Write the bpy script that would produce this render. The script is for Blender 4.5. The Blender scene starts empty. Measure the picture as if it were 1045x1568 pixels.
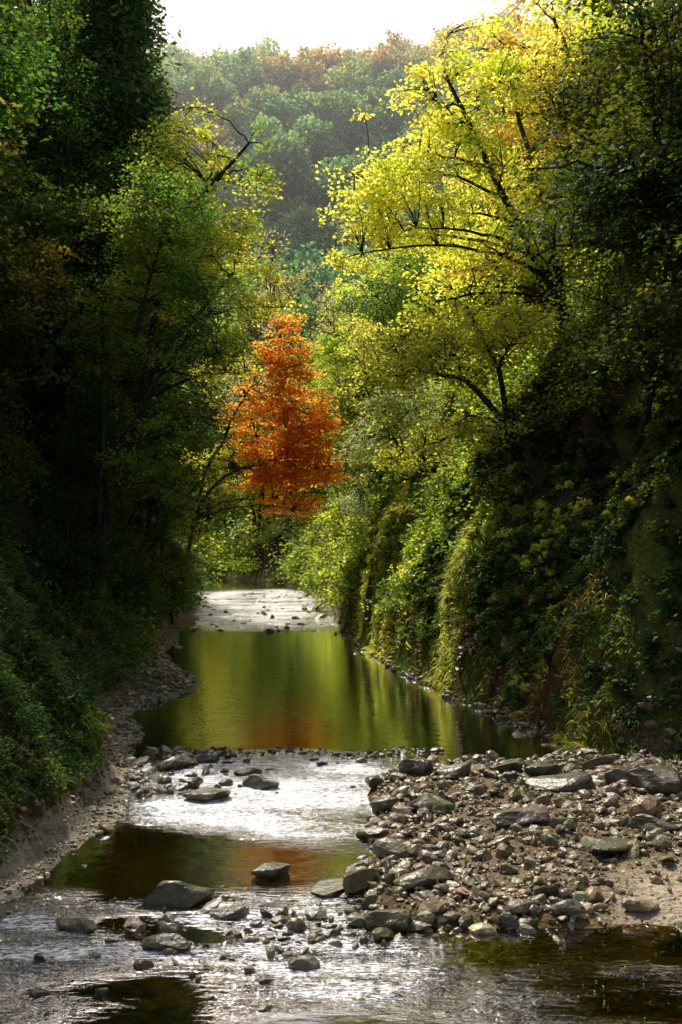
import bpy, bmesh, math
import numpy as np
from mathutils import Vector
rs=np.random.RandomState
SUN_AZ=math.radians(-22); SUN_EL=math.radians(53)

# ------------------------------------------------------------ noise
def _h(ix,iy,iz):
    n=(ix.astype(np.int64)*374761393+iy.astype(np.int64)*668265263+iz.astype(np.int64)*2147483647*3+iz.astype(np.int64)*974634777)&0xffffffff
    n=((n^(n>>13))*1274126177)&0xffffffff
    n=(n^(n>>16))&0xffffffff
    return n/4294967295.0
def vnoise(x,y,z=None):
    x=np.asarray(x,float);y=np.asarray(y,float)
    z=np.zeros_like(x) if z is None else np.asarray(z,float)
    xi=np.floor(x);yi=np.floor(y);zi=np.floor(z)
    fx=x-xi;fy=y-yi;fz=z-zi
    fx=fx*fx*(3-2*fx);fy=fy*fy*(3-2*fy);fz=fz*fz*(3-2*fz)
    r=0
    for a in (0,1):
        for b in (0,1):
            for c in (0,1):
                w=(fx if a else 1-fx)*(fy if b else 1-fy)*(fz if c else 1-fz)
                r=r+w*_h(xi+a,yi+b,zi+c)
    return r*2-1
def fbm(x,y,z=None,o=4):
    r=0;a=1;t=0
    z=0*np.asarray(x,float) if z is None else z
    for i in range(o):
        k=2.0**i
        r=r+a*vnoise(x*k+i*17.3,y*k+i*5.1,z*k+i*9.7);t+=a;a*=.5
    return r/t*1.6
def sst(a,b,x):
    t=np.clip((x-a)/(b-a),0,1);return t*t*(3-2*t)
def poly_sd(x,y,poly):
    x=np.asarray(x,float);y=np.asarray(y,float)
    best=np.full(x.shape,1e9);ins=np.zeros(x.shape,bool)
    n=len(poly)
    for i in range(n):
        ax,ay=poly[i];bx,by=poly[(i+1)%n]
        dx,dy=bx-ax,by-ay
        t=np.clip(((x-ax)*dx+(y-ay)*dy)/(dx*dx+dy*dy),0,1)
        best=np.minimum(best,np.hypot(x-ax-t*dx,y-ay-t*dy))
        c=((ay>y)!=(by>y))
        with np.errstate(divide='ignore',invalid='ignore'):
            xx=ax+(y-ay)*dx/(dy if dy!=0 else 1e-9)
        ins^=(c&(x<xx))
    return np.where(ins,-best,best)

RIVER=[(-9,-20),(-7.2,0),(-6.0,10),(-5.1,15),(-4.4,19),(-4.3,22.5),(-5.4,26),(-6.1,29.5),(-5.7,31.5),(-4.7,33.2),(-4.75,35),(-6.4,38),(-7.4,42),(-7.9,52),(-8.6,62),(-9.7,70),(-14,80),(-25,88),(-80,95),
       (-80,110),(-15,95),(-5,84),(-2.6,75.6),(-.7,62.6),(0,49),(1.05,42),(2.9,34.4),(4.35,30.4),(5.0,27.6),(5.7,24.3),(8.6,22.6),(9.2,18),(9.5,10),(10,0),(12,-20)]
BAR=[(.6,19.2),(.35,16.4),(.5,14.7),(1.65,14.1),(3.1,14.5),(4.8,13.9),(7,13.4),(12,13),(12,25),(5.6,24.3),(4.2,23.7),(2.8,24),(1.3,23.2),(.9,21.5)]
RIBS=((1.5,42.8,3.6,45.4,1.6,2.0),(3.5,33.4,4.6,34.5,.75,1.1))
def ribdist(x,y):
    r0=1e9
    for (ax,ay,bx,by,w,h) in RIBS:
        dx,dy=bx-ax,by-ay
        t=np.clip(((x-ax)*dx+(y-ay)*dy)/(dx*dx+dy*dy),0,1)
        r0=np.minimum(r0,np.hypot(x-ax-t*dx,y-ay-t*dy)/w)
    return r0
def beachw(y): return np.interp(y,[10,19,24,28],[.5,.6,1.0,.9])+2.0*np.exp(-((y-33.8)/2.4)**2)
def height(x,y,detail=True):
    x=np.asarray(x,float);y=np.asarray(y,float)
    wx=x+.35*fbm(x*.5,y*.5,o=2);wy=y+.5*fbm(x*.4+9,y*.4,o=2)
    sd=poly_sd(wx,wy,RIVER)
    left=x<np.interp(y,[-20,10,40,75,90],[0,0,-3,-6,-14])
    d=np.maximum(sd,0)
    beach=np.where(left,beachw(y),.25)
    dd=np.maximum(d-beach,0)
    gul=1+.28*fbm(y*.13+np.where(left,0,40),x*.05,o=3)
    back=sst(80,98,y)
    s=np.where(left,1.75,1.9)*(1-back)+.95*back
    H=np.where(left,46,44)
    z=H*(1-np.exp(-s*dd*gul/H))+.12*np.minimum(d,beach)
    z=z+np.where(left,0,1)*1.1*sst(0,.35,dd)*sst(23,27,y)*sst(56,50,y)*(1+.5*fbm(x*.7,y*.7,o=2))
    z=z+sst(0,3,dd)*(1.2*fbm(x*.22,y*.22,o=4))+sst(0,.8,dd)*.4*fbm(x*1.1,y*1.1,o=3)
    for (ax,ay,bx,by,w,h) in RIBS:
        dx,dy=bx-ax,by-ay
        t=np.clip(((x-ax)*dx+(y-ay)*dy)/(dx*dx+dy*dy),0,1)
        r=np.hypot(x-ax-t*dx,y-ay-t*dy)
        z=z+h*(1+.4*fbm(x*1.3+5,y*1.3,o=2))*np.exp(-(r/w)**2)*sst(0,.25,t)*sst(0,.6,d)
    ridge=1+.04*np.sin((x-20)*.035)+.05*fbm(x*.02,y*.02,o=3)
    far=110*sst(120,265,y)*ridge-40*sst(290,420,y)
    z=np.where(y>115,np.maximum(z,far+ z*.25),z)
    bed=-.12-.6*sst(0,3.0,-sd)+.05*fbm(x*1.3,y*1.3,o=3)
    bed=np.where((y>15.5)&(y<25),np.maximum(bed,-.3+.08*fbm(x*2,y*2,o=2)),bed)
    bs=-poly_sd(wx,wy,BAR)
    bar=-.3+.42*sst(-.8,.7,bs)+.12*sst(1,4,bs)+.08*fbm(x*1.2,y*1.2,o=3)
    bed=np.where(bs>-.8,np.maximum(bed,bar),bed)
    return np.where(sd<0,bed,np.maximum(z,bar*sst(2.5,0,d)))

# ------------------------------------------------------------ mesh helper
def make_mesh(name,V,F,C=None,MI=None,mats=(),smooth=None,attrs=None):
    V=np.ascontiguousarray(V,np.float32);F=np.ascontiguousarray(F,np.int32)
    me=bpy.data.meshes.new(name)
    m,k=F.shape
    me.vertices.add(len(V));me.vertices.foreach_set('co',V.ravel())
    me.loops.add(m*k);me.loops.foreach_set('vertex_index',F.ravel())
    me.polygons.add(m);me.polygons.foreach_set('loop_start',np.arange(0,m*k,k,dtype=np.int32))
    if MI is not None: me.polygons.foreach_set('material_index',np.ascontiguousarray(MI,np.int32))
    if smooth is None or smooth is False: smooth=np.zeros(m,bool)
    elif smooth is True: smooth=np.ones(m,bool)
    me.polygons.foreach_set('use_smooth',smooth)
    me.update(calc_edges=True)
    if C is not None:
        a=me.color_attributes.new('Col','FLOAT_COLOR','POINT')
        cc=np.ones((len(V),4),np.float32);cc[:,:3]=C
        a.data.foreach_set('color',cc.ravel())
    for kx,vv in (attrs or {}).items():
        a=me.attributes.new(kx,'FLOAT','POINT');a.data.foreach_set('value',np.ascontiguousarray(vv,np.float32))
    for mt in mats: me.materials.append(mt)
    return me
def add_obj(name,me,loc=(0,0,0)):
    o=bpy.data.objects.new(name,me);o.location=loc
    bpy.context.scene.collection.objects.link(o);return o

# ------------------------------------------------------------ materials
def newmat(name):
    m=bpy.data.materials.new(name);m.use_nodes=True;nt=m.node_tree
    for n in list(nt.nodes): nt.nodes.remove(n)
    out=nt.nodes.new('ShaderNodeOutputMaterial')
    return m,nt,out
def N(nt,t,**kw):
    n=nt.nodes.new(t)
    for k,v in kw.items(): setattr(n,k,v)
    return n
def leaf_mat(name,trans=.5,gloss=0,tint=(1.3,1.25,.65)):
    m,nt,out=newmat(name);L=nt.links.new
    at=N(nt,'ShaderNodeAttribute',attribute_name='Col')
    oi=N(nt,'ShaderNodeObjectInfo')
    hs=N(nt,'ShaderNodeHueSaturation')
    mr=N(nt,'ShaderNodeMapRange');mr.inputs['To Min'].default_value=.485;mr.inputs['To Max'].default_value=.51
    mv=N(nt,'ShaderNodeMapRange');mv.inputs['To Min'].default_value=.85;mv.inputs['To Max'].default_value=1.2
    L(oi.outputs['Random'],mr.inputs['Value']);L(mr.outputs[0],hs.inputs['Hue'])
    L(oi.outputs['Random'],mv.inputs['Value']);L(mv.outputs[0],hs.inputs['Value'])
    L(at.outputs['Color'],hs.inputs['Color'])
    p=N(nt,'ShaderNodeBsdfDiffuse')
    L(hs.outputs[0],p.inputs['Color'])
    mu=N(nt,'ShaderNodeMix',data_type='RGBA',blend_type='MULTIPLY');mu.inputs[0].default_value=1
    mu.inputs[7].default_value=(*tint,1);L(hs.outputs[0],mu.inputs[6])
    t=N(nt,'ShaderNodeBsdfTranslucent');L(mu.outputs[2],t.inputs['Color'])
    mx=N(nt,'ShaderNodeMixShader');mx.inputs[0].default_value=trans
    L(p.outputs[0],mx.inputs[1]);L(t.outputs[0],mx.inputs[2]);last=mx
    if gloss:
        g=N(nt,'ShaderNodeBsdfGlossy');g.inputs['Roughness'].default_value=.5
        m3=N(nt,'ShaderNodeMixShader');m3.inputs[0].default_value=gloss
        L(mx.outputs[0],m3.inputs[1]);L(g.outputs[0],m3.inputs[2]);last=m3
    L(last.outputs[0],out.inputs[0])
    return m
LEAF=leaf_mat('foliage_leaves',.66,.025)
LEAFG=leaf_mat('waxy_leaves',.4,.07)
FARL=leaf_mat('distant_leaves',.45,0,(1.05,1.03,.95))
def bark_mat():
    m,nt,out=newmat('bark');L=nt.links.new
    g=N(nt,'ShaderNodeNewGeometry');mp=N(nt,'ShaderNodeMapping');mp.inputs['Scale'].default_value=(6,6,1.2)
    L(g.outputs['Position'],mp.inputs[0])
    n=N(nt,'ShaderNodeTexNoise');n.inputs['Scale'].default_value=2.5;n.inputs['Detail'].default_value=6;L(mp.outputs[0],n.inputs[0])
    r=N(nt,'ShaderNodeValToRGB');r.color_ramp.elements[0].color=(.018,.013,.009,1);r.color_ramp.elements[1].color=(.11,.09,.07,1)
    r.color_ramp.elements[0].position=.3;r.color_ramp.elements[1].position=.75
    L(n.outputs[0],r.inputs[0]);p=N(nt,'ShaderNodeBsdfDiffuse')
    b=N(nt,'ShaderNodeBump');b.inputs['Strength'].default_value=.6;b.inputs['Distance'].default_value=.04
    L(n.outputs[0],b.inputs['Height']);L(b.outputs[0],p.inputs['Normal'])
    L(r.outputs[0],p.inputs['Color']);L(p.outputs[0],out.inputs[0]);return m
BARK=bark_mat()
def rock_mat(name,c0,c1,rough=.5):
    m,nt,out=newmat(name);L=nt.links.new
    g=N(nt,'ShaderNodeNewGeometry');at=N(nt,'ShaderNodeAttribute',attribute_name='Col')
    n=N(nt,'ShaderNodeTexNoise');n.inputs['Scale'].default_value=4;n.inputs['Detail'].default_value=8;n.inputs['Roughness'].default_value=.65
    L(g.outputs['Position'],n.inputs[0])
    r=N(nt,'ShaderNodeValToRGB');r.color_ramp.elements[0].color=(*c0,1);r.color_ramp.elements[1].color=(*c1,1)
    r.color_ramp.elements[0].position=.32;r.color_ramp.elements[1].position=.7
    L(n.outputs[0],r.inputs[0])
    mu=N(nt,'ShaderNodeMix',data_type='RGBA',blend_type='MULTIPLY');mu.inputs[0].default_value=1
    L(r.outputs[0],mu.inputs[6]);L(at.outputs['Color'],mu.inputs[7])
    n2=N(nt,'ShaderNodeTexNoise');n2.inputs['Scale'].default_value=1.1;L(g.outputs['Position'],n2.inputs[0])
    r2=N(nt,'ShaderNodeValToRGB');r2.color_ramp.elements[0].position=.46;r2.color_ramp.elements[1].position=.64
    r2.color_ramp.elements[1].color=(.65,.65,.65,1);r2.color_ramp.elements[0].color=(0,0,0,1);L(n2.outputs[0],r2.inputs[0])
    m2=N(nt,'ShaderNodeMix',data_type='RGBA');m2.inputs[7].default_value=(.085,.085,.02,1)
    L(r2.outputs[0],m2.inputs[0]);L(mu.outputs[2],m2.inputs[6])
    p=N(nt,'ShaderNodeBsdfPrincipled');p.inputs['Roughness'].default_value=rough;p.inputs['Specular IOR Level'].default_value=.55
    n3=N(nt,'ShaderNodeTexNoise');n3.inputs['Scale'].default_value=18;n3.inputs['Detail'].default_value=6;L(g.outputs['Position'],n3.inputs[0])
    b=N(nt,'ShaderNodeBump');b.inputs['Strength'].default_value=.6;b.inputs['Distance'].default_value=.03
    L(n3.outputs[0],b.inputs['Height']);L(b.outputs[0],p.inputs['Normal'])
    L(m2.outputs[2],p.inputs['Base Color']);L(p.outputs[0],out.inputs[0]);return m
ROCK=rock_mat('river_stone',(.05,.038,.022),(.52,.44,.30),.36)

def terrain_mat():
    m,nt,out=newmat('ground_soil_rock');L=nt.links.new
    at=N(nt,'ShaderNodeAttribute',attribute_name='Col');g=N(nt,'ShaderNodeNewGeometry')
    n=N(nt,'ShaderNodeTexNoise');n.inputs['Scale'].default_value=3.0;n.inputs['Detail'].default_value=9;n.inputs['Roughness'].default_value=.7
    L(g.outputs['Position'],n.inputs[0])
    r=N(nt,'ShaderNodeValToRGB');r.color_ramp.elements[0].color=(.45,.42,.38,1);r.color_ramp.elements[1].color=(1.35,1.3,1.25,1)
    r.color_ramp.elements[0].position=.3;r.color_ramp.elements[1].position=.7
    L(n.outputs[0],r.inputs[0])
    mu=N(nt,'ShaderNodeMix',data_type='RGBA',blend_type='MULTIPLY');mu.inputs[0].default_value=1
    L(at.outputs['Color'],mu.inputs[6]);L(r.outputs[0],mu.inputs[7])
    v=N(nt,'ShaderNodeTexVoronoi');v.inputs['Scale'].default_value=14;L(g.outputs['Position'],v.inputs['Vector'])
    ad=N(nt,'ShaderNodeMath',operation='ADD');L(n.outputs[0],ad.inputs[0]);L(v.outputs['Distance'],ad.inputs[1])
    b=N(nt,'ShaderNodeBump');b.inputs['Strength'].default_value=.7;b.inputs['Distance'].default_value=.06
    L(ad.outputs[0],b.inputs['Height'])
    p=N(nt,'ShaderNodeBsdfDiffuse')
    L(b.outputs[0],p.inputs['Normal']);L(mu.outputs[2],p.inputs['Color']);L(p.outputs[0],out.inputs[0]);return m

def water_mat():
    m,nt,out=newmat('river_water');L=nt.links.new
    g=N(nt,'ShaderNodeNewGeometry');rf=N(nt,'ShaderNodeAttribute',attribute_name='riffle');fa=N(nt,'ShaderNodeAttribute',attribute_name='foam_glint')
    def noise(scale,sx,sy,det=3,rough=.5,dist=0):
        mp=N(nt,'ShaderNodeMapping');mp.inputs['Scale'].default_value=(sx,sy,1);L(g.outputs['Position'],mp.inputs[0])
        n=N(nt,'ShaderNodeTexNoise');n.inputs['Scale'].default_value=scale;n.inputs['Detail'].default_value=det;n.inputs['Roughness'].default_value=rough;n.inputs['Distortion'].default_value=dist
        L(mp.outputs[0],n.inputs[0]);return n.outputs[0]
    a=noise(2.2,1,1.5,2,.4);c=noise(5,.7,2.2,3,.6,.6);e=noise(20,.7,2.0,2,.5)
    def mth(op,x,y):
        n=N(nt,'ShaderNodeMath',operation=op)
        for i,v in enumerate((x,y)):
            if isinstance(v,(int,float)): n.inputs[i].default_value=v
            else: L(v,n.inputs[i])
        return n.outputs[0]
    calm=mth('ADD',mth('MULTIPLY',a,.010),mth('MULTIPLY',c,.004))
    rough=mth('ADD',mth('MULTIPLY',c,.13),mth('MULTIPLY',e,.034))
    h=mth('ADD',calm,mth('MULTIPLY',rough,rf.outputs['Fac']))
    b=N(nt,'ShaderNodeBump');b.inputs['Strength'].default_value=1;b.inputs['Distance'].default_value=1
    L(h,b.inputs['Height'])
    tr=N(nt,'ShaderNodeBsdfTransparent');tr.inputs[0].default_value=(.52,.45,.22,1)
    gl=N(nt,'ShaderNodeBsdfGlossy');gl.inputs['Color'].default_value=(1,1,1,1)
    rr=mth('ADD',.02,mth('MULTIPLY',rf.outputs['Fac'],.04));L(rr,gl.inputs['Roughness']);L(b.outputs[0],gl.inputs['Normal'])
    fr=N(nt,'ShaderNodeFresnel');fr.inputs['IOR'].default_value=1.5;L(b.outputs[0],fr.inputs['Normal'])
    mx=N(nt,'ShaderNodeMixShader');L(mth('MINIMUM',mth('ADD',mth('MULTIPLY',fr.outputs[0],2.8),.04),1),mx.inputs[0]);L(tr.outputs[0],mx.inputs[1]);L(gl.outputs[0],mx.inputs[2])
    fo=N(nt,'ShaderNodeBsdfDiffuse');fo.inputs[0].default_value=(.8,.82,.83,1)
    fn=mth('ADD',mth('MULTIPLY',noise(5,.5,3.4,6,.8,.6),.4),mth('MULTIPLY',noise(13,.6,2.4,5,.78,.5),.6))
    fn=mth('ADD',mth('MULTIPLY',mth('SUBTRACT',fn,.5),1.9),.5)
    f=mth('ADD',mth('MULTIPLY',fa.outputs['Fac'],.42),fn)
    mr=N(nt,'ShaderNodeMapRange');mr.inputs['From Min'].default_value=.86;mr.inputs['From Max'].default_value=.93;L(f,mr.inputs['Value'])
    ff=mth('MULTIPLY',mr.outputs[0],.95)
    m2=N(nt,'ShaderNodeMixShader');L(ff,m2.inputs[0]);L(mx.outputs[0],m2.inputs[1]);L(fo.outputs[0],m2.inputs[2])
    L(m2.outputs[0],out.inputs[0]);return m

# ------------------------------------------------------------ terrain
def axis(pts):
    r=[]
    for (a,b,s) in pts: r+=list(np.arange(a,b,s))
    return np.array(r+[pts[-1][1]])
xs=axis([(-220,-60,8),(-60,-24,1.5),(-24,-9,.5),(-9,-3,.16),(-3,0,.2),(0,9.5,.11),(9.5,24,.5),(24,60,1.5),(60,220,8)])
ys=axis([(-20,8,1.5),(8,12,.4),(12,27,.13),(27,50,.3),(50,90,.6),(90,150,1.5),(150,440,5)])
X,Y=np.meshgrid(xs,ys);Z=height(X,Y)
nx,ny=len(xs),len(ys)
idx=np.arange(nx*ny).reshape(ny,nx)
F=np.stack([idx[:-1,:-1],idx[:-1,1:],idx[1:,1:],idx[1:,:-1]],-1).reshape(-1,4)
sd=poly_sd(X,Y,RIVER);bs=-poly_sd(X,Y,BAR)
nz=fbm(X*.4,Y*.4,o=4)[...,None]
soil=np.array([.095,.055,.026]);rock=np.array([.06,.055,.036]);moss=np.array([.09,.13,.022]);bedc=np.array([.11,.07,.02]);barc=np.array([.20,.165,.11]);sand=np.array([.45,.40,.31])
col=soil+(moss-soil)*sst(-.45,.15,nz)
col=col+(rock-col)*sst(.15,.5,-fbm(X*.3+30,Y*.3,Z*.3,o=3))[...,None]
near=((sd>=-.2)&(sd<2.6)&(Z<.55)&(X<0))[...,None]
col=np.where(near,sand*.75*(.85+.4*nz),col)
col=np.where((sd<-.2)[...,None],bedc*(1+.35*nz),col)
bw=sst(-.2,.4,bs)[...,None]*(Z<.6)[...,None]
sw=(sst(3.2,5.5,X)*sst(17.2,15.2,Y)*sst(13.6,14.2,Y))[...,None]
col=col*(1-bw)+(barc*(.75+.3*nz)*(1-sw)+sand*sw)*bw
me=make_mesh('terrain',np.stack([X,Y,Z],-1).reshape(-1,3),F,C=np.clip(col.reshape(-1,3),.005,1),mats=[terrain_mat()],smooth=True)
add_obj('gorge_terrain',me)

# ------------------------------------------------------------ water
wy=list(np.arange(-20,8,1.0));v=8.0
while v<112: wy.append(v);v*=1.0055
wy=np.array(wy);wx=axis([(-40,-9,1),(-9,9.6,.085),(9.6,13,1)])
WX,WY=np.meshgrid(wx,wy)
def blob(x,y,cx,cy,rx,ry,soft=.8):
    r=np.sqrt(((x-cx)/rx)**2+((y-cy)/ry)**2);return sst(1+soft/2,1-soft/2,r)
q=fbm(WX*.45,WY*.3,o=3);q2=fbm(WX*.6,WY*2.0,o=3);q3=fbm(WX*.9+7,WY*3.2,o=3)
def zone(lst):
    z=np.zeros_like(WX)
    for (cx,cy,rx,ry,a) in lst: z=np.maximum(z,a*blob(WX,WY,cx,cy,rx,ry))
    return z
up=zone(((-1.4,22.6,3.0,2.1,1),(-2.4,20.2,2.0,1.4,1),(-.6,19.6,1.5,2.0,1),(.2,21.3,1.1,2.3,.9),(-5,60,4.5,8,1),(-5,70,6,8,1),(-2,55,3,4,.8)))
low=zone(((-3.3,14.3,2.9,1.3,.9),(-1.0,14.7,1.8,1.4,1),(-.1,13.3,1.6,1.3,1),(-.2,12.0,1.2,1.0,.6),(3.8,12.2,3.2,1.0,.3),(-4.2,12.6,1.5,1.0,.5)))
rif=np.clip(np.maximum(up*(.9+.6*q+.4*q2),low*(.65+.9*q+1.0*q2)),0,1)
hole=1-.97*blob(WX,WY,-1.2,16.9,2.1,1.15)
rif=rif*hole
foam_glint=np.clip(np.maximum(np.minimum(up*(1.0+.3*q2+.2*q),1.05),np.minimum(low*(.74+.35*q2+.4*q3),.9)),0,1.05)*hole  # white speckle: riffle foam plus painted-in sun sparkle on the water
WZ=rif*(.022*fbm(WX*1.8,WY*3.2,o=3)+.01*fbm(WX*6,WY*8,o=2))
nx,ny=len(wx),len(wy);idx=np.arange(nx*ny).reshape(ny,nx)
F=np.stack([idx[:-1,:-1],idx[:-1,1:],idx[1:,1:],idx[1:,:-1]],-1).reshape(-1,4)
add_obj('river_water',make_mesh('water',np.stack([WX,WY,WZ],-1).reshape(-1,3),F,mats=[water_mat()],smooth=True,attrs={'riffle':rif.ravel(),'foam_glint':foam_glint.ravel()}))

# ------------------------------------------------------------ leaves
def unit(a): return a/np.maximum(np.linalg.norm(a,axis=-1,keepdims=True),1e-9)
def leaves(rng,cen,rad,k,size,cols,flat=.28,tilt=.55,droop=.25,jit=.28,ar=.34):
    n=len(cen);m=n*k
    c=np.repeat(cen,k,0);r=np.repeat(rad,k);s=np.repeat(size,k)*rng.uniform(.6,1.3,m)
    th=rng.uniform(0,2*np.pi,m);rr=np.sqrt(rng.uniform(0,1,m))
    rr*=1+.25*np.sin(th*3+np.repeat(rng.uniform(0,6,n),k))
    p=c+np.stack([np.cos(th)*rr*r,np.sin(th)*rr*r,(rng.normal(0,flat,m)-droop*rr**2)*r],-1)
    nrm=unit(np.stack([rng.normal(0,tilt,m),rng.normal(0,tilt,m),np.ones(m)],-1))
    d=np.stack([np.cos(th)+rng.normal(0,.5,m),np.sin(th)+rng.normal(0,.5,m),rng.normal(-.2,.3,m)],-1)
    a=unit(d-nrm*np.sum(d*nrm,-1,keepdims=True));b=np.cross(nrm,a)
    L=s[:,None]
    V=np.stack([p-a*.5*L,p+b*ar*L-a*.05*L-nrm*.06*L,p+a*.5*L-nrm*.08*L,p-b*ar*L-a*.05*L-nrm*.06*L],1).reshape(-1,3)
    cc=np.repeat(cols,k,0)*(1+rng.normal(0,jit,(m,1)))*(1+rng.normal(0,.08,(m,3)))
    C=np.repeat(np.clip(cc,.004,.76),4,0)
    return V,np.arange(m*4).reshape(-1,4),C
def tube(P,R,sides=5):
    P=np.asarray(P,float);n=len(P)
    T=unit(np.gradient(P,axis=0));up=np.array([.3,.9,.2])
    A=unit(np.cross(T,up));B=np.cross(T,A)
    th=np.arange(sides)*2*np.pi/sides
    V=P[:,None]+(A[:,None]*np.cos(th)[None,:,None]+B[:,None]*np.sin(th)[None,:,None])*np.asarray(R)[:,None,None]
    i=np.arange(n-1)[:,None]*sides;j=np.arange(sides)[None];j2=(j+1)%sides
    F=np.stack([i+j,i+j2,i+sides+j2,i+sides+j],-1).reshape(-1,4)
    return V.reshape(-1,3),F
def bez(a,b,c,n):
    t=np.linspace(0,1,n)[:,None];return a*(1-t)**2+2*b*t*(1-t)+c*t*t
class Acc:
    def __init__(s): s.V=[];s.F=[];s.C=[];s.M=[];s.n=0
    def add(s,V,F,C,mi):
        s.V.append(V);s.F.append(F+s.n);s.n+=len(V)
        s.C.append(np.broadcast_to(C,(len(V),3)));s.M.append(np.full(len(F),mi))
    def mesh(s,name,mats):
        M=np.concatenate(s.M)
        return make_mesh(name,np.concatenate(s.V),np.concatenate(s.F),np.concatenate(s.C),M,mats,smooth=(M==0))
def tree_mesh(name,seed,base,trunks,lobes,n_spr,k,spr_r,leaf,pal,limbs=9,tr=.22,gap=.0,mat=None,flat=.25,shell=2.0,palscale=.35,tilt=.6,twig=.014,droop=.25):
    rng=rs(seed);A=Acc();base=np.array(base,float)
    lob=np.array(lobes,float);w=np.prod(lob[:,3:],1)**.8;w/=w.sum()
    P=[]
    cnt=0
    while cnt<n_spr:
        li=rng.choice(len(lob),n_spr,p=w);dv=unit(rng.normal(0,1,(n_spr,3)))
        rr=rng.uniform(0,1,n_spr)**(1/shell)
        p=lob[li,:3]+dv*rr[:,None]*lob[li,3:]
        nn=fbm(p[:,0]*.45+seed,p[:,1]*.45,p[:,2]*.7,o=2)
        p=p[nn>gap-.25];P.append(p);cnt+=len(p)
    P=np.concatenate(P)[:n_spr]
    nodes=[];nr=[]
    tps=[]
    for tpts in trunks:
        tp=np.array(tpts,float);t=np.linspace(0,len(tp)-1,12);ti=np.arange(len(tp))
        path=np.stack([np.interp(t,ti,tp[:,q]) for q in range(3)],-1)
        for _ in range(2): path[1:-1]=(path[:-2]+2*path[1:-1]+path[2:])/4
        path[1:-1]+=rng.normal(0,tr*.35,(10,3))
        R=np.linspace(tr*1.15,tr*.3,12);R[0]*=1.3
        V,F=tube(path,R,7);A.add(V,F,(.1,.1,.1),0)
        tps.append((path,R));nodes.append(path[4:]);nr.append(R[4:])
    tg=[P[rng.randint(len(P))]]
    for _ in range(limbs-1):
        dd=np.min(np.linalg.norm(P[:,None]-np.array(tg)[None],axis=2),1);tg.append(P[np.argmax(dd*rng.uniform(.6,1,len(P)))])
    for T in tg:
        best=None
        for path,R in tps:
            cand=path[3:];dist=np.linalg.norm(cand-T,axis=1)+np.maximum(cand[:,2]-T[2]+.5,0)*1.5
            i=np.argmin(dist)
            if best is None or dist[i]<best[0]: best=(dist[i],cand[i],R[3:][i])
        s=best[1];mid=(s+T)/2+np.array([0,0,.16*np.linalg.norm(T-s)])+rng.normal(0,.06*np.linalg.norm(T-s),3)
        pp=bez(s,mid,T,11);pp[1:-1]+=rng.normal(0,.05,(9,3))
        r0=best[2]*.55;R=np.linspace(r0,.02,11)
        V,F=tube(pp,R,5);A.add(V,F,(.1,.1,.1),0);nodes.append(pp[2:]);nr.append(R[2:])
    nd=np.concatenate(nodes);nrr=np.concatenate(nr)
    for p in P:
        dist=np.linalg.norm(nd-p,axis=1)+np.maximum(nd[:,2]-p[2],0)*.8;i=np.argmin(dist);s=nd[i];l=np.linalg.norm(p-s)
        if l<.25: continue
        pp=bez(s,(s+p)/2+np.array([0,0,.14*l])+rng.normal(0,.07*l,3),p,5)
        V,F=tube(pp,np.linspace(min(nrr[i],.02+.012*l),twig*.6,5),4);A.add(V,F,(.1,.1,.1),0)
    pal=np.array(pal,float)
    if k>0:
        qn=(fbm(P[:,0]*palscale+seed*3,P[:,1]*palscale,P[:,2]*palscale,o=2)*.5+.5+rng.normal(0,.15,len(P)))
        qi=np.clip(qn,0,.999)*(len(pal)-1);i0=qi.astype(int);i1=np.minimum(i0+1,len(pal)-1);f=(qi-i0)[:,None]
        cols=pal[i0]*(1-f)+pal[i1]*f
        V,F,C=leaves(rng,P,spr_r*rng.uniform(.6,1.35,len(P)),k,np.full(len(P),leaf),cols,flat=flat,tilt=tilt,droop=droop)
        A.add(V,F,C,1)
    A.V=[v-base for v in A.V]
    return A.mesh(name,[BARK,mat or LEAF])
def gz(x,y): return float(height(np.array([x]),np.array([y]))[0])

DKG=(.05,.12,.025);GRN=(.09,.19,.035);MID=(.22,.36,.055);LIME=(.48,.60,.09);YG=(.66,.68,.14);YEL=(.76,.68,.17);GOLD=(.76,.57,.16);ORG=(.76,.46,.14);RED=(.76,.24,.045);RORG=(.76,.36,.065);BRN=(.22,.13,.05);OLV=(.20,.22,.04)
def dk(p,f): return [tuple(c*f for c in q) for q in p]

def hero(name,seed,base,trunks,lobes,*a,**k):
    b=(base[0],base[1],gz(base[0],base[1])-.3)
    tr=[[b]+t for t in trunks]
    me=tree_mesh(name,seed,b,tr,lobes,*a,**k);add_obj(name,me,b)
hero('yellow_maple_tree',11,(9.5,40),[[(8.4,40,15),(7.0,40,18),(5,40,21.5),(4,40.5,24.5)],[(8.8,40.5,15),(8,41,20),(7,42,25)]],
   [(4.0,40,21.5,4.0,2.8,3.0),(1.8,39.5,18.6,2.6,2.0,2.4),(5.5,40,16.5,3.6,2.4,2.6),(6.5,41,24.2,2.8,2.2,2.6),(8.6,41,19,2.2,2.2,3),(1.6,39,15.8,2.2,1.6,1.5),(6.6,39.5,13.2,2.5,1.6,1.4),(3.4,39,13.8,2.2,1.4,1.0)],
   580,50,.62,.17,[LIME,YG,YG,YEL,YEL,GOLD,YG],limbs=26,tr=.20,gap=.1)
hero('golden_maple_tree',12,(13,45),[[(12,45,22),(10.5,45,26),(9.5,45,29)]],
   [(9.0,45,26.5,3.6,3.2,3.2),(11.2,45,24,2.6,3,3.4),(7,45,23,2.6,3,3)],320,50,.7,.19,[LIME,YG,GOLD,ORG,YEL],limbs=14,tr=.2,gap=.05)
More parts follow.
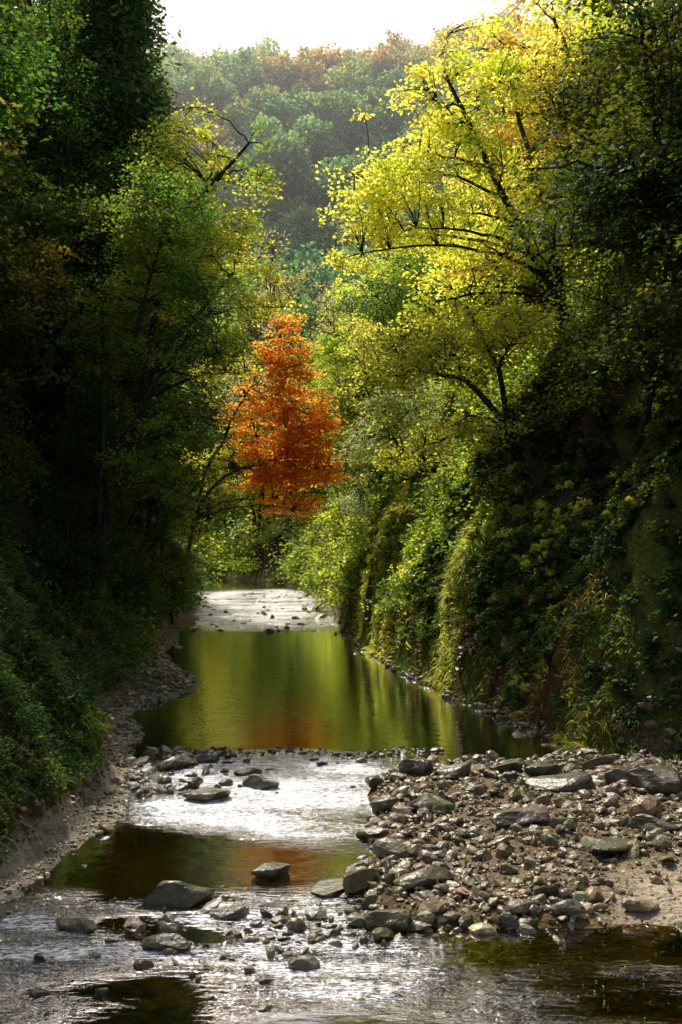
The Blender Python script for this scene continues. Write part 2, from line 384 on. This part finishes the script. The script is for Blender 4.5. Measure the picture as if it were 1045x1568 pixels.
hero('green_maple_tree',13,(6.6,36),[[(6.2,36,8.4),(5.2,35.5,10.2),(3.6,35.4,11.2),(2.2,35.2,10.9)],[(6.3,36.2,8.4),(5.6,36,11.5),(4.6,36,13.4)]],
   [(3,35.3,11.6,2.7,2.0,1.4),(5.5,35.6,12.6,2.2,2.0,1.3),(1.4,35,10.2,1.6,1.6,1.1),(4.5,35,9.0,2.2,1.6,1.0),(2.2,35,8.0,1.3,1.4,.7)],250,50,.55,.14,[LIME,YG,LIME,YG,LIME],limbs=14,tr=.15,gap=.0)
hero('silver_leaf_tree',14,(4.2,47.5),[[(3.6,47.5,7.5),(2.4,47,9.5),(1.8,47,12)]],
   [(1.9,47,8.6,1.9,2,2.0),(3,47,11,2.0,2,1.8),(1.1,46.5,6.6,1.4,1.5,1.1)],210,54,.5,.15,[(.40,.52,.18),(.50,.60,.30),(.36,.52,.12)],limbs=9,tr=.12,mat=LEAFG)
hero('red_maple_tree',15,(-9.6,59.5),[[(-8.5,58,7),(-6.6,56.6,10.5),(-4.6,56,14)],[(-8.4,58,7),(-5.6,56.4,8.6),(-3.0,55.5,9)]],
   [(-3.2,56,15.6,1.8,1.3,1.7),(-3.4,56,13.6,2.4,1.3,2.4),(-1.8,55.8,11.0,2.1,1.3,2.0),(-3.6,56,9.8,2.7,1.3,2.0),(-1.5,55.7,8.6,2.0,1.2,1.3),(-3.8,56,7.8,2.3,1.3,1.2),(-5.6,56.4,11,2.0,1.3,2.2),(-2.4,55.4,6.5,2.0,1.1,.8)],
   540,46,.66,.19,[ORG,RORG,RED,RORG,RORG,RORG,ORG],limbs=20,tr=.12,gap=.04,flat=.12)
hero('yellow_green_maple_tree',16,(-10.2,44),[[(-9,44,11),(-8,43.6,16),(-6,43.4,20),(-4,43.2,22)],[(-9.3,44,11),(-7.2,44,14),(-4.8,43.5,16.2)]],
   [(-6,43.6,21.3,3.6,3,2.4),(-4.5,43,17.6,2.5,2.6,2.0),(-3.6,43,15.4,1.7,2,1.2),(-7.6,43.6,17,3,3,2.6),(-5.2,43,12.8,1.5,2,1.1)],430,50,.62,.17,[GRN,MID,YG,LIME,YEL],limbs=18,tr=.2,gap=.05)
hero('olive_maple_tree',17,(-9.2,37),[[(-8.2,37,9),(-7.6,36.8,13),(-6.2,36.5,17)],[(-8.5,37,8),(-6.5,37,11.5),(-4.8,36.6,13.4)],[(-8.8,37,8),(-8.9,37,12),(-8.8,37,16)]],
   [(-5.6,36.6,14.3,2.3,2.4,1.6),(-7.4,36.8,17,2.8,2.6,2.2),(-4.8,36.4,11.8,1.6,2,1.2),(-6.0,36.5,9.5,2.0,2,1.3),(-8.6,37,13,2,2,2.2),(-5.4,36.5,7.0,1.6,1.6,.8),(-7.6,36.6,8.4,1.8,1.6,1.6)],390,54,.58,.15,[DKG,GRN,OLV,MID,GRN],limbs=20,tr=.11,gap=.06)

def variant(seed,h,r,pal,n=200,k=50,leaf=.19,lean=0,spr=.75,gap=.02,tr=.2,nl=6):
    rng=rs(seed);lob=[]
    for i in range(nl):
        a=i*1.05*2+rng.uniform(0,1);z=h*rng.uniform(.42,.86);q=r*.55*rng.uniform(.4,1.1)
        lob.append((math.cos(a)*q+lean*z/h,math.sin(a)*q,z,r*rng.uniform(.45,.65),r*rng.uniform(.45,.65),h*rng.uniform(.11,.18)))
    lob.append((lean,0,h*.88,r*.5,r*.5,h*.13))
    t=[[(0,0,-.6),(lean*.1+rng.normal(0,.2),0,h*.3),(lean*.5,rng.normal(0,.3),h*.6),(lean*.9,0,h*.88)]]
    return tree_mesh('broadleaf_tree_%d'%seed,seed,(0,0,0),t,lob,n,k,spr,leaf,pal,limbs=12,tr=tr,gap=gap)
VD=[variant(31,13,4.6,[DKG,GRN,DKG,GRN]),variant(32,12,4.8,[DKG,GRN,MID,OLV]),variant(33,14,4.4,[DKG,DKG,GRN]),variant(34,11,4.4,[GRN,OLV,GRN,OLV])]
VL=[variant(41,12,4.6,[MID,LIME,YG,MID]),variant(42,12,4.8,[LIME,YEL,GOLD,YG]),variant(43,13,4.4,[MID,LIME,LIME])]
VN=[variant(35,13,4.8,dk([DKG,GRN,DKG,GRN],.5),n=230),variant(36,12,4.8,dk([GRN,OLV,DKG],.5),n=230)]  # same greens darkened, painting the gorge's shade into the leaf colour
VO=[variant(44,12,4.6,[OLV,(.35,.24,.05),OLV,(.34,.32,.06)])]
VT=[variant(46,25,5.6,dk([DKG,GRN,DKG,OLV],.7),n=420,k=50,leaf=.22,spr=.95,tr=.32,nl=10),variant(47,24,5.4,dk([GRN,DKG,MID,DKG],.7),n=420,k=50,leaf=.22,spr=.95,tr=.32,nl=10)]
VG=[variant(51,13,4.2,[(.52,.42,.27),(.46,.43,.32),(.38,.37,.17)],n=300,k=16,leaf=.22,spr=.7)]
rng=rs(77);cnt=0
def put(me,x,y,s,name,dz=0,tilt=(0,0)):
    a=rng.uniform(.9,1.1);b=rng.uniform(.9,1.1);t1=rng.normal(0,.04);t2=rng.normal(0,.04);rz=rng.uniform(0,6.28)
    if abs(x)>.36*y+6: return
    o=add_obj(name,me,(x,y,gz(x,y)+dz));o.scale=(s*a,s*b,s);o.rotation_euler=(tilt[0]+t1,tilt[1]+t2,rz);return o
from math import radians as rd
LE=([-20,0,10,15,19,22.5,26,29.5,31.5,33.2,35,38,42,52,62,70,80],[-9,-7.2,-6,-5.1,-4.4,-4.3,-5.4,-6.1,-5.7,-4.7,-4.75,-6.4,-7.4,-7.9,-8.6,-9.7,-14])
RE=([0,10,18,22.6,24.3,27.6,30.4,34.4,42,49,62.6,75.6,84],[10,9.5,9.2,8.6,5.7,5,4.35,2.9,1.05,0,-.7,-2.6,-5])
def Ledge(y): return float(np.interp(y,*LE))
def Redge(y): return float(np.interp(y,*RE))
for y in np.arange(20,80,4.0):
    for d in (3.2,7.5,12.5):
        yy=y+rng.uniform(-1.4,1.4);x=Ledge(yy)-d-rng.uniform(-1,1.2)
        if d<5 and yy<36: continue
        if d<5 and 54<yy<64: continue
        s=rng.uniform(.8,1.05)*(.72 if d<5 else 1.0)
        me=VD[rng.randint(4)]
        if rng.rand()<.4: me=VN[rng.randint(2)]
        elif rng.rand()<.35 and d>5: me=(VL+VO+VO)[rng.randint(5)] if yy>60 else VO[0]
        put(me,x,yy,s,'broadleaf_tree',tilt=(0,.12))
for (x,y,s,i) in ((-13.5,55,1.0,0),(-16.5,50,1.0,1),(-15.5,60,1.05,1),(-18.5,57,1.05,0),(-14.5,45,.85,0),(-15,38,.8,1),(-20,48,1.0,0),(-13.2,33,.72,0),(-22,62,1.1,1),(-12.2,50.5,.8,1)):
    put(VT[i],x,y,s,'broadleaf_tree',tilt=(0,.05))
for (x,y,s,i) in ((-9.6,50.5,.42,0),(-9.9,53.5,.5,1),(-9.4,54.6,.36,3),(-10.4,48.5,.5,1),(-8.9,52.2,.34,1)):
    put(VD[i],x,y,s,'broadleaf_tree',tilt=(0,.1))
for (x,y,s,i) in ((-9.2,33.2,.42,0),(-9.6,38.5,.45,1),(-8.6,40.5,.36,0)):
    put(VN[i],x,y,s,'broadleaf_tree',tilt=(0,.1))
for y in np.arange(22,84,4.2):
    for d in (3.6,8,13.5):
        yy=y+rng.uniform(-1.4,1.4);x=Redge(yy)+d+rng.uniform(-1,1.2)
        if d<5 and yy<56: continue
        if d<9 and 33<yy<50: continue
        if yy<30 and d<11: continue
        s=rng.uniform(.8,1.05)
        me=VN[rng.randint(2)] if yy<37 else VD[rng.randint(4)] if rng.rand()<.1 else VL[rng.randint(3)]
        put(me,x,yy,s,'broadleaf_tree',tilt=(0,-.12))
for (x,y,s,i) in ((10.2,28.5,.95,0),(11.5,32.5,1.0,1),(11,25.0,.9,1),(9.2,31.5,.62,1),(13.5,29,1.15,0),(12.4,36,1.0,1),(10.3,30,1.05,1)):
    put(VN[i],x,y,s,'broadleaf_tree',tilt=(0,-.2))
for y in np.arange(84,124,5.5):
    for x in np.arange(-30,22,5.5):
        xx=x+rng.uniform(-2,2);yy=y+rng.uniform(-2,2)
        if poly_sd(np.array([xx]),np.array([yy]),RIVER)[0]<2.0: continue
        u=rng.rand();s=rng.uniform(.75,1.1)
        if xx>-9 and yy>95 and u<.75: me=VG[0];s*=1.35
        else: me=VL[rng.randint(3)] if u<.8 else VD[rng.randint(4)]
        put(me,xx,yy,s,'broadleaf_tree')
def cedar(seed):
    rng=rs(seed);A=Acc();h=26
    V,F=tube(np.stack([np.zeros(10),np.zeros(10),np.linspace(-1,h,10)],-1),np.linspace(.38,.04,10),8);A.add(V,F,(.1,.1,.1),0)
    P=[]
    for i in range(260):
        z=h*(.18+.8*rng.rand());R=4.2*(1-z/h)**.6+.3;a=rng.uniform(0,6.28);R*=rng.uniform(.6,1.15)
        s=np.array([0,0,z]);e=np.array([math.cos(a)*R,math.sin(a)*R,z-.22*R])
        pp=bez(s,(s+e)/2+np.array([0,0,.2*R]),e,5);V,F=tube(pp,np.linspace(.05,.015,5),4);A.add(V,F,(.1,.1,.1),0)
        for f in (.45,.7,.95): P.append(s+(e-s)*f+rng.normal(0,.15,3))
    P=np.array(P);c=np.array((.075,.15,.045))*(1+rng.normal(0,.3,(len(P),1)))
    V,F,C=leaves(rng,P,np.full(len(P),.6),30,np.full(len(P),.28),c,flat=.6,tilt=1.0,droop=.6,ar=.2);A.add(V,F,C,1)
    return A.mesh('cedar_tree_%d'%seed,[BARK,LEAF])
CE=[cedar(61),cedar(62)]
for (x,y,s) in ((-15.0,64,1.3),(-18,70,1.3),(-10.6,51.5,1.3),(-12.9,56,1.35),(-16.2,72,1.4)):
    put(CE[rng.randint(2)],x,y,s,'cedar_tree')

# ------------------------------------------------------------ shrub mass
def shrub_mass(name,seed,xf,y0,y1,n,pal,rad=(.5,1.3),spr=9,k=30,lf=(.045,.0030),hgt=1.0,mask=None,ymod=1.0,mat=None,flat=.35,droop=.35,bend=0):
    rng=rs(seed)
    y=y0+(y1-y0)*rng.uniform(0,1,n)**ymod;x=xf(y,rng,n)
    keep=(np.abs(x)<.36*y+5)&(poly_sd(x,y,RIVER)>.5)
    if mask is not None: keep&=mask(x,y,rng)
    x=x[keep];y=y[keep];z=height(x,y);m=len(x)
    R=rng.uniform(rad[0],rad[1],m)*(0.7+.012*y)
    pal=np.array(pal,float);qn=np.clip(fbm(x*.25+seed,y*.25,z*.25,o=2)*.55+.5+rng.normal(0,.2,m),0,.999)
    cols=pal[(qn*len(pal)).astype(int)]
    c=np.repeat(np.stack([x,y,z],-1),spr,0);RR=np.repeat(R,spr)
    dv=unit(rng.normal(0,1,(m*spr,3)));dv[:,2]=np.abs(dv[:,2])*hgt
    c=c+dv*RR[:,None]*rng.uniform(.35,1,(m*spr,1))
    cc=np.repeat(cols,spr,0)*(1+rng.normal(0,.15,(m*spr,1)))
    ls=lf[0]+lf[1]*c[:,1]
    V,F,C=leaves(rng,c,RR*.42,k,ls,cc,flat=flat,tilt=.7,droop=droop)
    A=Acc();A.add(V,F,C,0)
    me=A.mesh(name,[mat or LEAF]);add_obj(name,me);print(name,m*spr*k)
LX=lambda spread:(lambda y,r,n: np.interp(y,*LE)-.7-spread*r.uniform(0,1,n)**1.2)
RX=lambda spread:(lambda y,r,n: np.interp(y,*RE)+.3+spread*r.uniform(0,1,n)**1.1)
lm=lambda x,y,r:(np.interp(y,*LE)-x>beachw(y)+.35)
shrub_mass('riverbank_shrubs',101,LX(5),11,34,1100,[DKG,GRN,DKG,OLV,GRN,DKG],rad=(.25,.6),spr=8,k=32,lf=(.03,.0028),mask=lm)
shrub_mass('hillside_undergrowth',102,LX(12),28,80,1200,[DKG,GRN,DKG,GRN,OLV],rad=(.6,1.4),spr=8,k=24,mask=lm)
mk=lambda x,y,r:(fbm(x*.35+4,y*.35,o=3)+r.normal(0,.3,len(x))>-.3)&(ribdist(x,y)>1.0)
shrub_mass('riverbank_shrubs',103,RX(7.5),20,38,1500,dk([DKG,GRN,OLV,DKG,MID],.75),rad=(.18,.5),spr=8,k=26,mask=mk)  # palette darkened so the cliff's shade is put into the shrub colour
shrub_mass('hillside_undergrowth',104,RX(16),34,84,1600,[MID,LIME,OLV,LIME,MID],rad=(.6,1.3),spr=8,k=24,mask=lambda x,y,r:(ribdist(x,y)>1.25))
shrub_mass('cliff_ferns',106,lambda y,r,n:np.interp(y,*RE)+.5+r.uniform(0,3.2,n),28,49,700,[LIME,MID,YG,GRN],rad=(.15,.38),spr=7,k=26,lf=(.05,.0025),droop=.8)
shrub_mass('valley_shrubs',105,lambda y,r,n:r.uniform(-24,8,n),78,100,500,[MID,LIME,LIME,(.48,.60,.40)],rad=(.8,1.6),spr=9,k=24)

def grass(name,seed,x,y,L,pal,w=.014,tuft=6,mask=None):
    rng=rs(seed)
    x=np.repeat(x[::tuft],tuft);y=np.repeat(y[::tuft],tuft);x=x+rng.normal(0,.07,len(x));y=y+rng.normal(0,.07,len(y));tl=np.repeat(rng.uniform(.5,1.7,len(x)//tuft+1),tuft)[:len(x)];tj=np.repeat(rng.normal(0,.35,(len(x)//tuft+1,3)),tuft,0)[:len(x)]
    tc=np.repeat(rng.randint(len(pal),size=len(x)//tuft+1),tuft)[:len(x)]
    keep=poly_sd(x,y,RIVER)>.25
    if mask is not None: keep&=mask(x,y,rng)
    x=x[keep];y=y[keep];tl=tl[keep];tj=tj[keep];tc=tc[keep];z=height(x,y);m=len(x)
    e=.15;gx=(height(x+e,y)-height(x-e,y))/(2*e);gy=(height(x,y+e)-height(x,y-e))/(2*e)
    nrm=unit(np.stack([-gx,-gy,np.ones(m)],-1));down=unit(np.stack([-gx,-gy,-(gx**2+gy**2)],-1)+1e-6)
    p0=np.stack([x,y,z],-1);l=L*rng.uniform(.7,1.2,(m,1))*tl[:,None];j=rng.normal(0,.25,(m,3))+tj
    d1=unit(nrm*1.0+j+np.array([0,0,.4]));p1=p0+d1*l*.5;p2=p1+unit(down*1.1+nrm*.35+j)*l*.6
    s=unit(np.cross(d1,rng.normal(0,1,(m,3))))*(w+.0004*y[:,None])
    V=np.stack([p0-s,p0+s,p1+s*.8,p1-s*.8,p2+s*.15,p2-s*.15],1).reshape(-1,3)
    b=np.arange(m)[:,None]*6
    F=np.concatenate([b+np.array([0,1,2,3]),b+np.array([3,2,4,5])],0)
    pal=np.array(pal);c=pal[tc]*(1+rng.normal(0,.2,(m,1)))
    A=Acc();A.add(V,F,np.repeat(np.clip(c,.01,.76),6,0),0);add_obj(name,A.mesh(name,[LEAF]))
r=rs(5);n=16000
t=r.uniform(0,1,n);gx=1.2+3.2*t+r.normal(0,1.4,n);gy=42.6+3.2*t+r.normal(0,1.8,n)
t=r.uniform(0,1,n//2);gx2=3.5+1.6*t+r.normal(0,.6,n//2);gy2=33.2+1.6*t+r.normal(0,.7,n//2)
pm=lambda x,y,r:fbm(x*.9,y*.9,o=2)>-.35
grass('bank_grass',1,np.r_[gx,gx2],np.r_[gy,gy2],.30,[LIME,(.62,.64,.14),(.72,.68,.26),YG,(.40,.34,.12)],mask=pm)
yy=r.uniform(23.5,48,14000);grass('bank_grass',2,RX(1.8)(yy,r,14000),yy,.28,[OLV,MID,BRN,(.50,.46,.14)],mask=pm)
yy=r.uniform(11,45,24000);grass('bank_grass',3,LX(2.8)(yy,r,24000)-.3,yy,.28,[GRN,OLV,MID,DKG],mask=lm)

def litter(name,seed,x,y,size,pal,lift=.02,zf=None):
    rng=rs(seed);m=len(x);z=(height(x,y) if zf is None else zf+0*x);e=.1
    if zf is None:
        gx=(height(x+e,y)-height(x-e,y))/(2*e);gy=(height(x,y+e)-height(x,y-e))/(2*e)
    else: gx=gy=0*x
    nrm=unit(np.stack([-gx,-gy,np.ones(m)],-1)+rng.normal(0,.3 if zf is None else .03,(m,3)))
    a=unit(np.cross(nrm,rng.normal(0,1,(m,3))));b=np.cross(nrm,a);p=np.stack([x,y,z],-1)+nrm*lift
    L=size*rng.uniform(.6,1.3,(m,1));V=np.stack([p-a*.5*L,p+b*.35*L,p+a*.5*L,p-b*.35*L],1).reshape(-1,3)
    pal=np.array(pal);c=pal[rng.randint(len(pal),size=m)]*(1+rng.normal(0,.25,(m,1)))
    A=Acc();A.add(V,np.arange(4*m).reshape(-1,4),np.repeat(np.clip(c,.01,.76),4,0),0);add_obj(name,A.mesh(name,[LEAF]))
LB=[BRN,(.2,.1,.04),(.12,.06,.03)]
yy=r.uniform(20,42,22000);litter('leaf_litter',1,RX(7)(yy,r,22000),yy,.10,LB+[(.3,.16,.04)])
yy=r.uniform(12,36,12000);litter('leaf_litter',2,LX(5)(yy,r,12000),yy,.09,LB)
bx=r.uniform(.5,9,5000);by=r.uniform(13.8,24,5000);kk=poly_sd(bx,by,BAR)<0
litter('leaf_litter',3,bx[kk],by[kk],.06,LB+[(.3,.16,.05),(.45,.26,.05)],lift=.05)
fx=r.uniform(.5,6,260);fy=r.uniform(11,14,260);litter('floating_leaves',4,fx,fy,.026,[GOLD,(.3,.16,.05),BRN],zf=.012,lift=.004)

# ------------------------------------------------------------ rocks
def rock_base(seed,sub,cuts=9):
    rng=rs(seed);bm=bmesh.new();bmesh.ops.create_icosphere(bm,subdivisions=sub,radius=1)
    V=np.array([v.co[:] for v in bm.verts]);F=np.array([[v.index for v in f.verts] for f in bm.faces]);bm.free()
    for i in range(cuts):
        nn=unit(rng.normal(0,1,3));d=rng.uniform(.5,.82);q=V@nn;V=V-np.maximum(q-d,0)[:,None]*nn
    V+=.06*np.stack([fbm(V[:,0]*2+seed+i*7,V[:,1]*2,V[:,2]*2,o=3) for i in range(3)],-1)
    return V,F
SM=[rock_base(200+i,2) for i in range(14)];BG=[rock_base(300+i,4,12) for i in range(8)]
def eul(rng,tilt,n):
    a=rng.uniform(0,6.28,n);tx=rng.normal(0,tilt,n);ty=rng.normal(0,tilt,n)
    o=np.zeros(n);l=np.ones(n)
    Rz=np.stack([np.cos(a),-np.sin(a),o,np.sin(a),np.cos(a),o,o,o,l],-1).reshape(n,3,3)
    Rx=np.stack([l,o,o,o,np.cos(tx),-np.sin(tx),o,np.sin(tx),np.cos(tx)],-1).reshape(n,3,3)
    Ry=np.stack([np.cos(ty),o,np.sin(ty),o,l,o,-np.sin(ty),o,np.cos(ty)],-1).reshape(n,3,3)
    return Ry@Rx@Rz
def stones(name,seed,x,y,size,zbase=None,tilt=.28,flat=(.3,.75),tn=(.2,1.4)):
    rng=rs(seed);n=len(x);z=height(x,y) if zbase is None else zbase
    R=eul(rng,tilt,n);S=np.stack([size*rng.uniform(.8,1.5,n),size*rng.uniform(.55,.9,n),size*rng.uniform(flat[0],flat[1],n)],-1)
    VV=[];FF=[];CC=[];o=0
    tint=(rng.uniform(tn[0],tn[1],(n,1))*np.array([[1,.96,.88]])*(1+rng.normal(0,.07,(n,3))))
    for i in range(n):
        V,F=SM[rng.randint(len(SM))]
        v=(V*S[i])@R[i].T+np.array([x[i],y[i],z[i]+S[i,2]*.5]);VV.append(v);FF.append(F+o);o+=len(v);CC.append(np.broadcast_to(tint[i],v.shape))
    add_obj(name,make_mesh(name,np.concatenate(VV),np.concatenate(FF),np.clip(np.concatenate(CC),.1,1.8),mats=[ROCK]))
r=rs(9)
n=9000;bx=r.uniform(.0,10,n);by=r.uniform(13.6,24.8,n);b=-poly_sd(bx,by,BAR)+.25*fbm(bx,by,o=2)
sandy=(sst(3.2,5.2,bx)*sst(17.4,15.4,by));kk=(b>-.25)&(r.uniform(0,1,n)>sandy*.93)
bx=bx[kk];by=by[kk];sz=np.clip(.05*np.exp(r.normal(0,.6,len(bx))),.018,.24)
stones('gravel_bar_stones',1,bx,by,sz)
n=1100;mx=r.uniform(.2,9,n);my=r.uniform(14.2,24.4,n);b=-poly_sd(mx,my,BAR)
kk=(b>-.1)&(r.uniform(0,1,n)>.9*(sst(2.8,4.8,mx)*sst(17.8,15.8,my)))&(r.uniform(0,1,n)<.3+.7*np.maximum(sst(20,23,my),sst(2.5,.8,mx)))
stones('gravel_bar_cobbles',2,mx[kk],my[kk],np.clip(.14*np.exp(r.normal(0,.4,kk.sum())),.07,.34),tilt=.26,tn=(.2,1.1))
n=900;x=r.uniform(-4.8,.8,n);y=r.uniform(21,25.2,n);kk=r.uniform(0,1,n)<.05+.6*sst(-2.4,-4.3,x)
x=x[kk];y=y[kk];stones('riffle_stones',3,x,y,np.clip(.08*np.exp(r.normal(0,.55,len(x))),.03,.3),zbase=np.full(len(x),-.03),tn=(.15,.6))
n=240;x=r.uniform(-4,2.6,n);y=24.9+.5*fbm(x*.6,0*x,o=2)+r.normal(0,.22,n);stones('riffle_stones',8,x,y,np.clip(.055*np.exp(r.normal(0,.5,n)),.03,.18),zbase=np.full(n,-.02),tn=(.15,.6))
n=240;x=r.normal(-.6,1.4,n);y=r.normal(14.4,.55,n)+.25*x;stones('riffle_stones',4,x,y,np.clip(.06*np.exp(r.normal(0,.55,n)),.03,.22),zbase=np.full(n,-.02),tn=(.15,.6))
yy=r.uniform(11,46,3000);x=LX(0)(yy,r,3000)+.75+r.normal(-.3,.5,3000)-(np.abs(yy-33.8)<3)*r.uniform(0,1.8,3000)
stones('riverbank_stones',5,x,yy,np.clip((.02+.001*yy)*np.exp(r.normal(0,.5,3000)),.015,.2),tn=(.5,1.6))
yy=r.uniform(24,50,900);x=RX(0)(yy,r,900)-.25+r.normal(0,.3,900);stones('riverbank_stones',6,x,yy,np.clip(.08*np.exp(r.normal(0,.5,900)),.04,.3),tn=(.3,1.2))
n=400;x=r.uniform(-9,-1,n);y=r.uniform(50,75,n);kk=r.uniform(0,1,n)<.4;stones('riffle_stones',7,x[kk],y[kk],np.clip(.12*np.exp(r.normal(0,.5,kk.sum())),.05,.4),zbase=np.full(kk.sum(),-.05))
def boulder(px,py,w,hh,seed,dep=.7,z=None,asp=None):
    rng=rs(seed);V,F=BG[seed%8]
    S=np.array([w,w*dep,hh]);a=rng.uniform(-.5,.5)
    R=np.array([[math.cos(a),-math.sin(a),0],[math.sin(a),math.cos(a),0],[0,0,1]])
    Vv=(V*S)@R.T
    t=rng.uniform(.2,.5)
    me=make_mesh('boulder',Vv,F,np.full((len(Vv),3),t),mats=[ROCK],smooth=False)
    zz=gz(px,py) if z is None else z
    add_obj('boulder',me,(px,py,zz+hh*.4))
def G(u,v): Yd=9144/(v-784);return ((u-522)/1524*Yd,Yd)
for i,(u,v,w,h,zw) in enumerate([(415,1340,.38,.22,-.02),(275,1380,.62,.28,-.04),(115,1420,.33,.17,-.03),(255,1450,.35,.16,-.03),(600,1418,.42,.22,0),(355,1400,.33,.15,-.02),(520,1362,.5,.12,-.02),(468,1478,.24,.14,-.02),
      (318,1222,.55,.24,-.03),(400,1205,.47,.22,-.02),(660,1250,.5,.34,None),(650,1370,.5,.2,None),(800,1275,.7,.24,None),(865,1215,.85,.3,None),(920,1190,.5,.36,None),(1010,1225,.7,.4,None),(830,1200,.45,.36,None),
      (1000,1290,.55,.22,None),(1025,1430,.25,.15,None),(870,1410,.25,.16,None),(640,1195,.45,.3,None),(700,1200,.45,.27,None),(780,1190,.5,.25,None),(960,1215,.5,.32,None),(940,1320,.5,.15,None),(575,1385,.28,.14,-.02),(380,1185,.33,.16,-.02),(270,1175,.45,.22,-.02),(320,1165,.35,.18,-.02)]):
    x,y=G(u,v);boulder(x,y,w,h,i+400,z=zw)

# ------------------------------------------------------------ far forest
def farcrown(seed,pal):
    rng=rs(seed);A=Acc();P=[]
    V,F=tube(np.array([(0,0,-1),(0.2,0,3),(0,.2,7)]),np.array([.35,.28,.12]),5);A.add(V,F,(.1,.1,.1),0)
    for i in range(34):
        d=unit(rng.normal(0,1,3));d[2]=abs(d[2])*1.0-.25;P.append(np.array([0,0,6])+d*np.array([3.6,3.6,4.2])*rng.uniform(.65,1))
    P=np.array(P);pal=np.array(pal);c=pal[rng.randint(len(pal),size=len(P))]
    V,F,C=leaves(rng,P,np.full(len(P),1.3),20,np.full(len(P),.7),c,flat=.4,tilt=.8);A.add(V,F,C,1)
    return A.mesh('far_tree_%d'%seed,[BARK,FARL])
H1=(.24,.42,.14);H2=(.34,.50,.16);H3=(.50,.54,.15);H4=(.72,.45,.14);H5=(.17,.33,.13)  # distant leaf colours kept light and pale to paint in aerial haze
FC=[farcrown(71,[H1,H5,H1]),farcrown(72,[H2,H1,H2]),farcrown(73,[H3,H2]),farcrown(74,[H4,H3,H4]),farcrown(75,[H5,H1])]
col=bpy.data.collections.new('distant_forest_trees')
rng=rs(88)
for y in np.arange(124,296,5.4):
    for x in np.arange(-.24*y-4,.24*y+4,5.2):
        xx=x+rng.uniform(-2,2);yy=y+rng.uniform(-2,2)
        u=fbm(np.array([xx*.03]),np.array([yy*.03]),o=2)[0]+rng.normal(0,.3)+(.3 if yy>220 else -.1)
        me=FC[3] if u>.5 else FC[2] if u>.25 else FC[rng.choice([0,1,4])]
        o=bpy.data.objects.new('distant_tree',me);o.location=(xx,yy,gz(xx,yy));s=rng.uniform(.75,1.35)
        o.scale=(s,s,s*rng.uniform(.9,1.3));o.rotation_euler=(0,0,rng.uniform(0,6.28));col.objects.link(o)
e=bpy.data.objects.new('distant_forest',None);e.instance_type='COLLECTION';e.instance_collection=col
bpy.context.scene.collection.objects.link(e)
# real mist hanging in the far valley
m,nt,out=newmat('mist');vs=N(nt,'ShaderNodeVolumeScatter');vs.inputs['Density'].default_value=.0011;vs.inputs['Anisotropy'].default_value=.45;vs.inputs['Color'].default_value=(.94,.98,1,1)
nt.links.new(vs.outputs[0],out.inputs['Volume'])
hx,y0,y1,z1=130,112,310,165
V=np.array([(-hx,y0,-5),(hx,y0,-5),(hx,y1,-5),(-hx,y1,-5),(-hx,y0,z1),(hx,y0,z1),(hx,y1,z1),(-hx,y1,z1)],float)
F=np.array([(0,3,2,1),(4,5,6,7),(0,1,5,4),(1,2,6,5),(2,3,7,6),(3,0,4,7)])
add_obj('valley_mist',make_mesh('valley_mist',V,F,mats=[m]))

# ------------------------------------------------------------ light, sky, camera
w=bpy.data.worlds.new('World');bpy.context.scene.world=w;w.use_nodes=True;nt=w.node_tree
bg=nt.nodes['Background'];sky=nt.nodes.new('ShaderNodeTexSky');sky.sky_type='NISHITA';sky.sun_disc=False
sky.sun_elevation=SUN_EL;sky.sun_rotation=SUN_AZ;sky.dust_density=5.0;sky.air_density=1.0;sky.ozone_density=.6
nt.links.new(sky.outputs[0],bg.inputs[0]);bg.inputs[1].default_value=.15
sl=bpy.data.lights.new('sun','SUN');sl.energy=5;sl.angle=rd(.5);sl.color=(1,.94,.82)
so=bpy.data.objects.new('sun',sl);bpy.context.scene.collection.objects.link(so)
S=Vector((math.sin(SUN_AZ)*math.cos(SUN_EL),math.cos(SUN_AZ)*math.cos(SUN_EL),math.sin(SUN_EL)))
so.rotation_euler=S.to_track_quat('Z','Y').to_euler();so.location=S*100
cd=bpy.data.cameras.new('camera');co=bpy.data.objects.new('camera',cd);bpy.context.scene.collection.objects.link(co)
co.location=(0,0,6);co.rotation_euler=(math.pi/2,0,0);cd.sensor_fit='VERTICAL';cd.sensor_height=36;cd.lens=35;cd.clip_end=2000
bpy.context.scene.camera=co
sc=bpy.context.scene;sc.view_settings.view_transform='Standard';sc.view_settings.look='None';sc.view_settings.exposure=0
